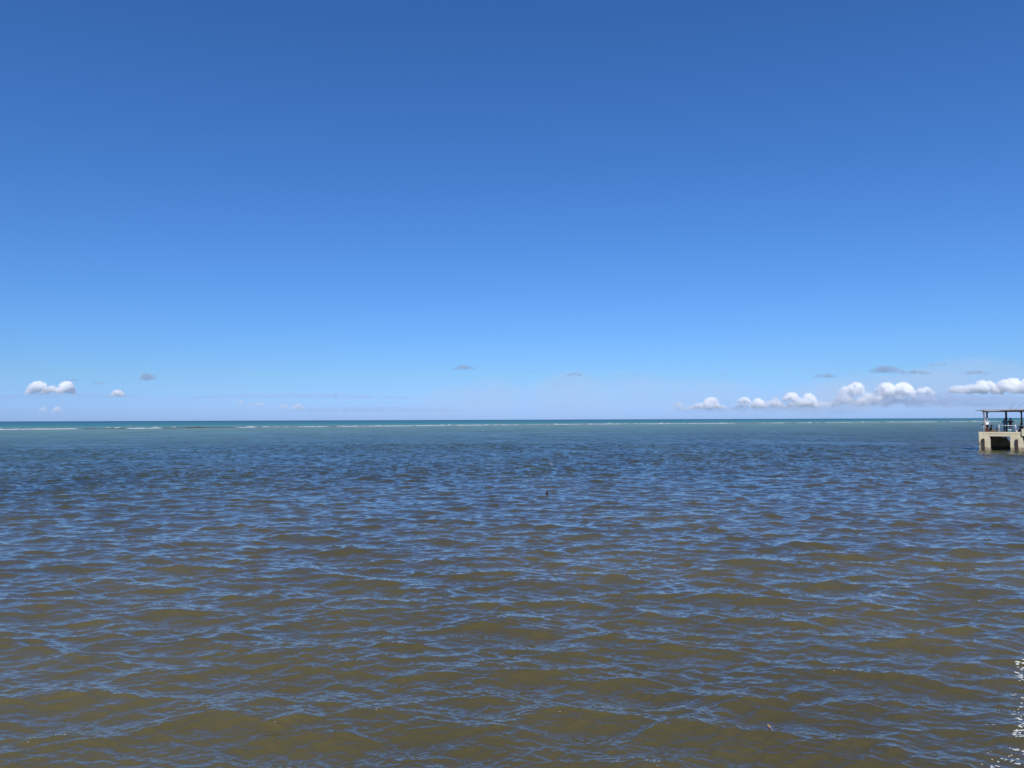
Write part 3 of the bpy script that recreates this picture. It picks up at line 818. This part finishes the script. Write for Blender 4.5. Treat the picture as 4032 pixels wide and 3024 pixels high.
def p2_extra(p, J):
    cap(M_GREYC)(p, J)
    q = {'a': (J['hip'], 0.165), 'b': (tuple(Vector(J['hip']) - Vector((0, 0, 0.10))), 0.18), 'c': (tuple(Vector(J['hip']) - Vector((0, 0.02, 0.24))), 0.15)}
    link('tied_jacket', skin_mesh('tied_jacket', q, [('a', 'b'), ('b', 'c')]), p, M_GREYC, True)
person('person in teal shirt and pale cap with grey cloth round waist', 2.86, 1.9, stand_pose(0.05, 'front', 0.985), top=M_TEAL, bottom=M_BLACK, shoes=M_BLACK, long_sleeve=True, hair=M_HAIR, extra=p2_extra)
def p3_extra(p, J):
    h = Vector(J['head1'])
    b = bmesh.new()
    for k, (zz, rr) in enumerate(((0.045, 0.20), (0.06, 0.20), (0.07, 0.115), (0.13, 0.105), (0.155, 0.07))):
        ring = [b.verts.new((h.x + rr * math.cos(t * math.pi / 8), h.y + rr * math.sin(t * math.pi / 8), h.z + zz)) for t in range(16)]
        if k:
            for t in range(16): b.faces.new((prev_[t], prev_[(t + 1) % 16], ring[(t + 1) % 16], ring[t]))
        else: b.faces.new(ring[::-1])
        prev_ = ring
    b.faces.new(prev_)
    bm_obj('brimmed_hat', b, M_BLACK, p, True)
    for a, t in (('anl', 'knl'), ('anr', 'knr')):
        b = bmesh.new(); A = Vector(J[a]); K = Vector(J[t]); add_tube(b, [A - Vector((0, 0, 0.04)), A.lerp(K, 0.35), A.lerp(K, 0.72)], [0.05, 0.056, 0.064], 8); bm_obj('boot_shaft', b, M_NAVY, p, True)
person('person in black top and wide dark hat with bare knees', 3.44, 1.9, stand_pose(0.0, 'hold', 0.975), top=M_BLACK, bottom=M_BLACK, long_leg=False, shoes=M_NAVY, hair=M_HAIR, extra=p3_extra)
# phone or cup held by the person in black
pv = Matrix.Translation(PIER_LOC) @ Matrix.Rotation(PHI, 4, 'Z') @ Vector((3.44 + 0.265, 1.9 + 0.13, DECK + 0.93))
b = bmesh.new(); add_tube(b, [(0, 0, -0.10), (0, 0, 0.02), (0, 0, 0.085)], [0.035, 0.042, 0.045], 10)
o = tag(bm_obj('drinking_cup', b, M_WHITEC, smooth=True), 'small white cup held by the person in black', 'cup'); o.location = pv; o.rotation_euler = (0, 0, PHI)
# seated people
def sit_pose(h=1.0, floor=False, seat=0.42):
    s_ = seat
    J = dict(hip=(0, 0, s_ + 0.12), waist=(0, -0.02, s_ + 0.30), chest=(0, 0.03, s_ + 0.52), neck=(0, 0.07, s_ + 0.67), head0=(0, 0.09, s_ + 0.72), head1=(0, 0.11, s_ + 0.80), head2=(0, 0.11, s_ + 0.875),
             shl=(-0.19, 0.04, s_ + 0.58), shr=(0.19, 0.04, s_ + 0.58), ell=(-0.24, 0.13, s_ + 0.33), elr=(0.24, 0.13, s_ + 0.33), wrl=(-0.12, 0.30, s_ + 0.25), wrr=(0.12, 0.30, s_ + 0.25),
             thl=(-0.10, 0.06, s_ + 0.09), thr=(0.10, 0.06, s_ + 0.09))
    if floor:
        J.update(knl=(-0.12, 0.45, s_ + 0.16), knr=(0.12, 0.46, s_ + 0.10), anl=(-0.12, 0.82, 0.07), anr=(0.14, 0.84, 0.07), tol=(-0.13, 0.90, 0.17), tor=(0.15, 0.92, 0.17))
    else:
        J.update(knl=(-0.13, 0.46, s_ + 0.06), knr=(0.13, 0.46, s_ + 0.06), anl=(-0.13, 0.42, 0.08), anr=(0.13, 0.42, 0.08), tol=(-0.14, 0.58, 0.035), tor=(0.14, 0.58, 0.035))
    return {k: tuple(c * h for c in v_) for k, v_ in J.items()}
person('person in dark clothes sitting on the deck with legs stretched right', 1.30, 1.2, sit_pose(0.95, True, 0.0), R(-78), top=M_BLACK, bottom=M_TAN, long_leg=True, shoes=M_BLACK, hair=M_HAIR)
person('person in dark clothes seated low beside the concrete parapet', 4.55, 1.9, sit_pose(0.95, False, 0.22), R(10), top=M_BLACK, bottom=M_RED, shoes=M_BLACK, hair=M_HAIR)
# low stool under the seated person
def place(o, u, v, z=DECK, rz=0.0):
    o.location = Matrix.Translation(PIER_LOC) @ Matrix.Rotation(PHI, 4, 'Z') @ Vector((u, v, z)); o.rotation_euler = (0, 0, PHI + rz); return o
st = tag(empty('low_stool'), 'low dark stool under the person seated beside the parapet', 'stool'); place(st, 4.56, 1.9)
b = bmesh.new(); add_box(b, (-0.17, -0.15, 0.17), (0.17, 0.15, 0.205)); bm_obj('seat', b, M_PILE, st, bevel=0.008)
for sx_ in (-1, 1):
    for sy_ in (-1, 1):
        b = bmesh.new(); add_box(b, (sx_ * 0.14 - 0.02, sy_ * 0.12 - 0.02, 0), (sx_ * 0.14 + 0.02, sy_ * 0.12 + 0.02, 0.169)); bm_obj('leg', b, M_PILE, st)
# crates, cooler and other gear on the deck
M_BLUE = simple_mat('cooler_blue', (0.08, 0.22, 0.30), 0.5, 0.1, 5, 0.05); M_LID = simple_mat('cooler_lid', (0.55, 0.60, 0.62), 0.5, 0.08, 5, 0.05)
M_DGREY = simple_mat('grey_board', (0.16, 0.16, 0.16), 0.9, 0.3, 8, 0.3)
def crate(label, u, v, w_, d_, h_, mat):
    c = tag(empty('slatted_crate'), label, 'crate'); place(c, u, v)
    for k in range(3):
        z0 = 0.01 + k * h_ / 3; z1 = z0 + h_ / 3 - 0.02
        for y_ in (-d_ / 2, d_ / 2 - 0.018):
            b = bmesh.new(); add_box(b, (-w_ / 2, y_, z0), (w_ / 2, y_ + 0.018, z1)); bm_obj('slat', b, mat, c)
        for x_ in (-w_ / 2, w_ / 2 - 0.018):
            b = bmesh.new(); add_box(b, (x_ + 0.001, -d_ / 2 + 0.019, z0), (x_ + 0.017, d_ / 2 - 0.019, z1)); bm_obj('slat', b, mat, c)
    for x_ in (-w_ / 2 + 0.02, w_ / 2 - 0.05):
        for y_ in (-d_ / 2 + 0.02, d_ / 2 - 0.05):
            b = bmesh.new(); add_box(b, (x_, y_, 0), (x_ + 0.03, y_ + 0.03, h_)); bm_obj('corner_post', b, mat, c)
    b = bmesh.new(); add_box(b, (-w_ / 2 + 0.02, -d_ / 2 + 0.02, 0.012), (w_ / 2 - 0.02, d_ / 2 - 0.02, 0.026)); bm_obj('bottom_board', b, mat, c)
crate('dark red crate in front of the person in white', 0.96, 0.42, 0.34, 0.26, 0.36, M_RED)
crate('dark crate on the deck beside the concrete parapet', 4.28, 0.7, 0.36, 0.3, 0.24, M_NAVY)
cl = tag(empty('cooler_box'), 'blue cooler box with pale lid between the two standing people', 'cooler'); place(cl, 3.30, 1.05)
b = bmesh.new(); add_box(b, (-0.20, -0.14, 0.0), (0.20, 0.14, 0.21)); bm_obj('box', b, M_BLUE, cl, bevel=0.02)
b = bmesh.new(); add_box(b, (-0.21, -0.15, 0.212), (0.21, 0.15, 0.30)); lid = bm_obj('lid', b, M_LID, cl, bevel=0.02)
b = bmesh.new(); add_tube(b, [(-0.215, 0, 0.16), (-0.23, 0, 0.3), (-0.1, 0, 0.335), (0.1, 0, 0.335), (0.23, 0, 0.3), (0.215, 0, 0.16)], 0.011, 6); bm_obj('handle', b, M_LID, lid, True)
bk_ = tag(empty('bucket'), 'small white bucket by the right rail post', 'bucket'); place(bk_, 4.02, 0.55)
b = bmesh.new(); add_tube(b, [(0, 0, 0), (0, 0, 0.10), (0, 0, 0.18)], [0.07, 0.08, 0.088], 14); pail = bm_obj('pail', b, M_WHITEC, bk_, True)
b = bmesh.new(); add_tube(b, [(0.088 * math.cos(t), 0.0, 0.17 + 0.07 * math.sin(t)) for t in np.linspace(0, math.pi, 9)], 0.006, 5); bm_obj('handle', b, M_RAIL, pail, True)
bo = tag(empty('leaning_boards'), 'weathered grey boards standing left of the front railing', 'boards'); place(bo, 2.02, 0.45)
for k, (dx_, hh_, m_) in enumerate(((-0.09, 0.62, M_NAVY), (0.0, 0.58, M_DGREY), (0.08, 0.66, M_DGREY))):
    b = bmesh.new(); add_box(b, (dx_ - 0.036, -0.015 + 0.004 * k, 0), (dx_ + 0.036, 0.015 + 0.004 * k, hh_), 0.004); bm_obj('board', b, m_, bo)
bg_ = tag(empty('backpack'), 'dark backpack standing behind the person sitting on the deck', 'backpack'); place(bg_, 1.28, 1.75)
b = bmesh.new(); add_ico(b, (0, 0, 0.24), (0.17, 0.12, 0.25), 2, 0.02); sack = bm_obj('sack', b, M_NAVY, bg_, True)
b = bmesh.new(); add_ico(b, (0, -0.11, 0.17), (0.11, 0.05, 0.12), 2); bm_obj('pocket', b, M_BLACK, sack, True)
for s_ in (-1, 1):
    b = bmesh.new(); add_tube(b, [(s_ * 0.08, 0.08, 0.44), (s_ * 0.10, 0.16, 0.3), (s_ * 0.09, 0.1, 0.08)], 0.016, 6); bm_obj('strap', b, M_BLACK, bg_, True)
fr = tag(empty('fishing_rod'), 'dark fishing rod with reel leaning over the end rail at left', 'fishing rod'); place(fr, 0.50, 0.62)
b = bmesh.new(); add_tube(b, [(0.10, -0.35, 0.0), (0.02, -0.44, 0.80), (-0.06, -0.52, 1.55)], [0.014, 0.010, 0.003], 6); bm_obj('blank', b, M_BLACK, fr, True)
b = bmesh.new(); add_tube(b, [(0.10, -0.35, 0.0), (0.075, -0.378, 0.28)], 0.02, 8); bm_obj('grip', b, M_PILE, fr, True)
b = bmesh.new(); add_ico(b, (0.00, -0.46, 0.93), (0.07, 0.05, 0.045), 2); add_ico(b, (-0.12, -0.46, 0.86), (0.06, 0.04, 0.03), 2); add_tube(b, [(-0.12, -0.46, 0.86), (0.03, -0.45, 0.94)], 0.012, 6); bm_obj('reel', b, M_BLACK, fr, True)

# ------------------------------------------------------------------ things afloat
dw = on_water(2152, 1946)
drift = tag(empty('driftwood', (dw.x, dw.y, water_z(dw.x, dw.y) - 0.03)), 'dark forked driftwood stump poking out of the water near middle', 'driftwood')
b = bmesh.new(); add_tube(b, [(-0.10, 0, -0.08), (-0.02, 0.02, 0.06), (0.04, 0, 0.17), (0.06, 0.01, 0.25)], [0.055, 0.06, 0.04, 0.02], 8); bm_obj('trunk', b, M_PILE, drift, True)
b = bmesh.new(); add_tube(b, [(0.0, 0.0, 0.05), (0.08, -0.03, 0.13), (0.12, -0.03, 0.14)], [0.04, 0.03, 0.015], 7); bm_obj('branch_stub', b, M_PILE, drift, True)
b = bmesh.new(); add_tube(b, [(-0.03, 0.0, 0.0), (0.07, 0.02, 0.02), (0.14, 0.03, 0.01)], [0.05, 0.04, 0.02], 7); bm_obj('branch_stub', b, M_PILE, drift, True)
M_LEAF = simple_mat('dry_leaf', (0.80, 0.50, 0.20), 0.6, 0.2, 30, 0.2)
lw = on_water(3023, 2846)
leaf = tag(empty('floating_leaf', (lw.x, lw.y, water_z(lw.x, lw.y) + 0.004), R(30)), 'single curled orange dry leaf floating near bottom right', 'leaf')
b = bmesh.new()
prof = [(0.0, 0.002), (0.02, 0.016), (0.045, 0.024), (0.07, 0.02), (0.09, 0.008), (0.10, 0.001)]
rows = []
for t, w_ in prof:
    t *= 0.62; w_ *= 0.7
    zc = 0.012 + t * 0.5
    rows.append([b.verts.new((-w_, t - 0.05, zc + w_ * 0.5)), b.verts.new((0, t - 0.05, zc)), b.verts.new((w_, t - 0.05, zc + w_ * 0.5))])
for i in range(len(rows) - 1):
    for k in range(2): b.faces.new((rows[i][k], rows[i][k + 1], rows[i + 1][k + 1], rows[i + 1][k]))
bmesh.ops.solidify(b, geom=b.faces[:], thickness=0.0012)
bm_obj('blade', b, M_LEAF, leaf, True)
b = bmesh.new(); add_tube(b, [(0, -0.05, 0.012), (0.003, -0.060, 0.008), (0.008, -0.068, 0.004)], [0.0018, 0.0015, 0.001], 5); bm_obj('stalk', b, M_LEAF, leaf, True)

# foam rafts drifting in from the right, and a few small whitecap crests
b = bmesh.new()
def flake(cx, cy, r, el=1.6, rot=0.0):
    n = 9
    ph = random.uniform(0, 9)
    ring0, ring1 = [], []
    for k in range(n):
        t = 2 * math.pi * k / n
        rr = r * (0.62 + 0.38 * mnoise.noise(Vector((math.cos(t) * 1.3 + ph, math.sin(t) * 1.3, ph))) + random.uniform(-0.16, 0.2))
        lx, ly = rr * el * math.cos(t), rr * math.sin(t)
        x = cx + lx * math.cos(rot) - ly * math.sin(rot); y = cy + lx * math.sin(rot) + ly * math.cos(rot)
        ring0.append((x, y)); ring1.append((cx + (x - cx) * 0.6, cy + (y - cy) * 0.6))
    P = np.array(ring0 + ring1 + [(cx, cy)])
    hz, hx, hy = waves(P[:, 0], P[:, 1], np.full(len(P), 0.02))
    V_ = [b.verts.new((P[i, 0] + hx[i], P[i, 1] + hy[i], hz[i] + (0.001 if i < n else 0.004 + 0.10 * r))) for i in range(len(P))]
    for k in range(n):
        k2 = (k + 1) % n
        b.faces.new((V_[k], V_[k2], V_[n + k2], V_[n + k])); b.faces.new((V_[n + k], V_[n + k2], V_[2 * n]))
def raft(px, py, spx, spy, n, rlo, rhi):
    for i in range(n):
        q = on_water(px + random.gauss(0, 1) * spx, py + random.gauss(0, 1) * spy)
        flake(q.x, q.y, random.uniform(rlo, rhi) * 0.72, random.uniform(1.1, 2.4), random.uniform(-0.5, 0.3))
raft(4026, 2632, 11, 20, 24, 0.012, 0.04)
raft(4075, 2690, 45, 60, 40, 0.012, 0.05)
raft(4016, 2900, 16, 34, 30, 0.008, 0.03)
raft(4070, 2900, 40, 70, 60, 0.01, 0.04)
raft(3940, 2972, 32, 10, 12, 0.006, 0.02)
raft(3920, 3010, 20, 7, 9, 0.007, 0.026)
raft(4000, 2790, 30, 16, 10, 0.005, 0.014)
# white foam flecks set on the crests to imitate sun glints
for i in range(90):
    r_ = 8.5 + 22 * random.random() ** 1.6; t_ = random.uniform(-0.62, 0.62)
    cx_ = np.array([r_ * math.sin(t_) + random.uniform(-0.8, 0.8) for _ in range(14)]); cy_ = np.array([r_ * math.cos(t_) + random.uniform(-0.8, 0.8) for _ in range(14)])
    k_ = int(np.argmax(waves(cx_, cy_, np.full(14, 0.02))[0]))
    for j_ in range(random.choice([1, 1, 1, 2, 4])):
        flake(cx_[k_] + random.uniform(-0.05, 0.05) * j_, cy_[k_] + random.uniform(-0.02, 0.02) * j_, random.uniform(0.004, 0.009) * (0.7 + r_ / 40), 1.5)
for px, py, n, sp in ((2174, 1827, 7, 7), (1943, 1713, 3, 5), (2580, 1716, 4, 7)):
    for i in range(n):
        q = on_water(px + random.gauss(0, 1) * sp, py + random.gauss(0, 1) * 1.5)
        flake(q.x, q.y, random.uniform(0.04, 0.10) * (1 + q.y / 120), 1.8)
tag(bm_obj('foam_and_glint_flecks', b, foam_mat, smooth=True), 'white foam flecks floating at lower right, and white flecks imitating glints on the crests', None, None, 'stuff')
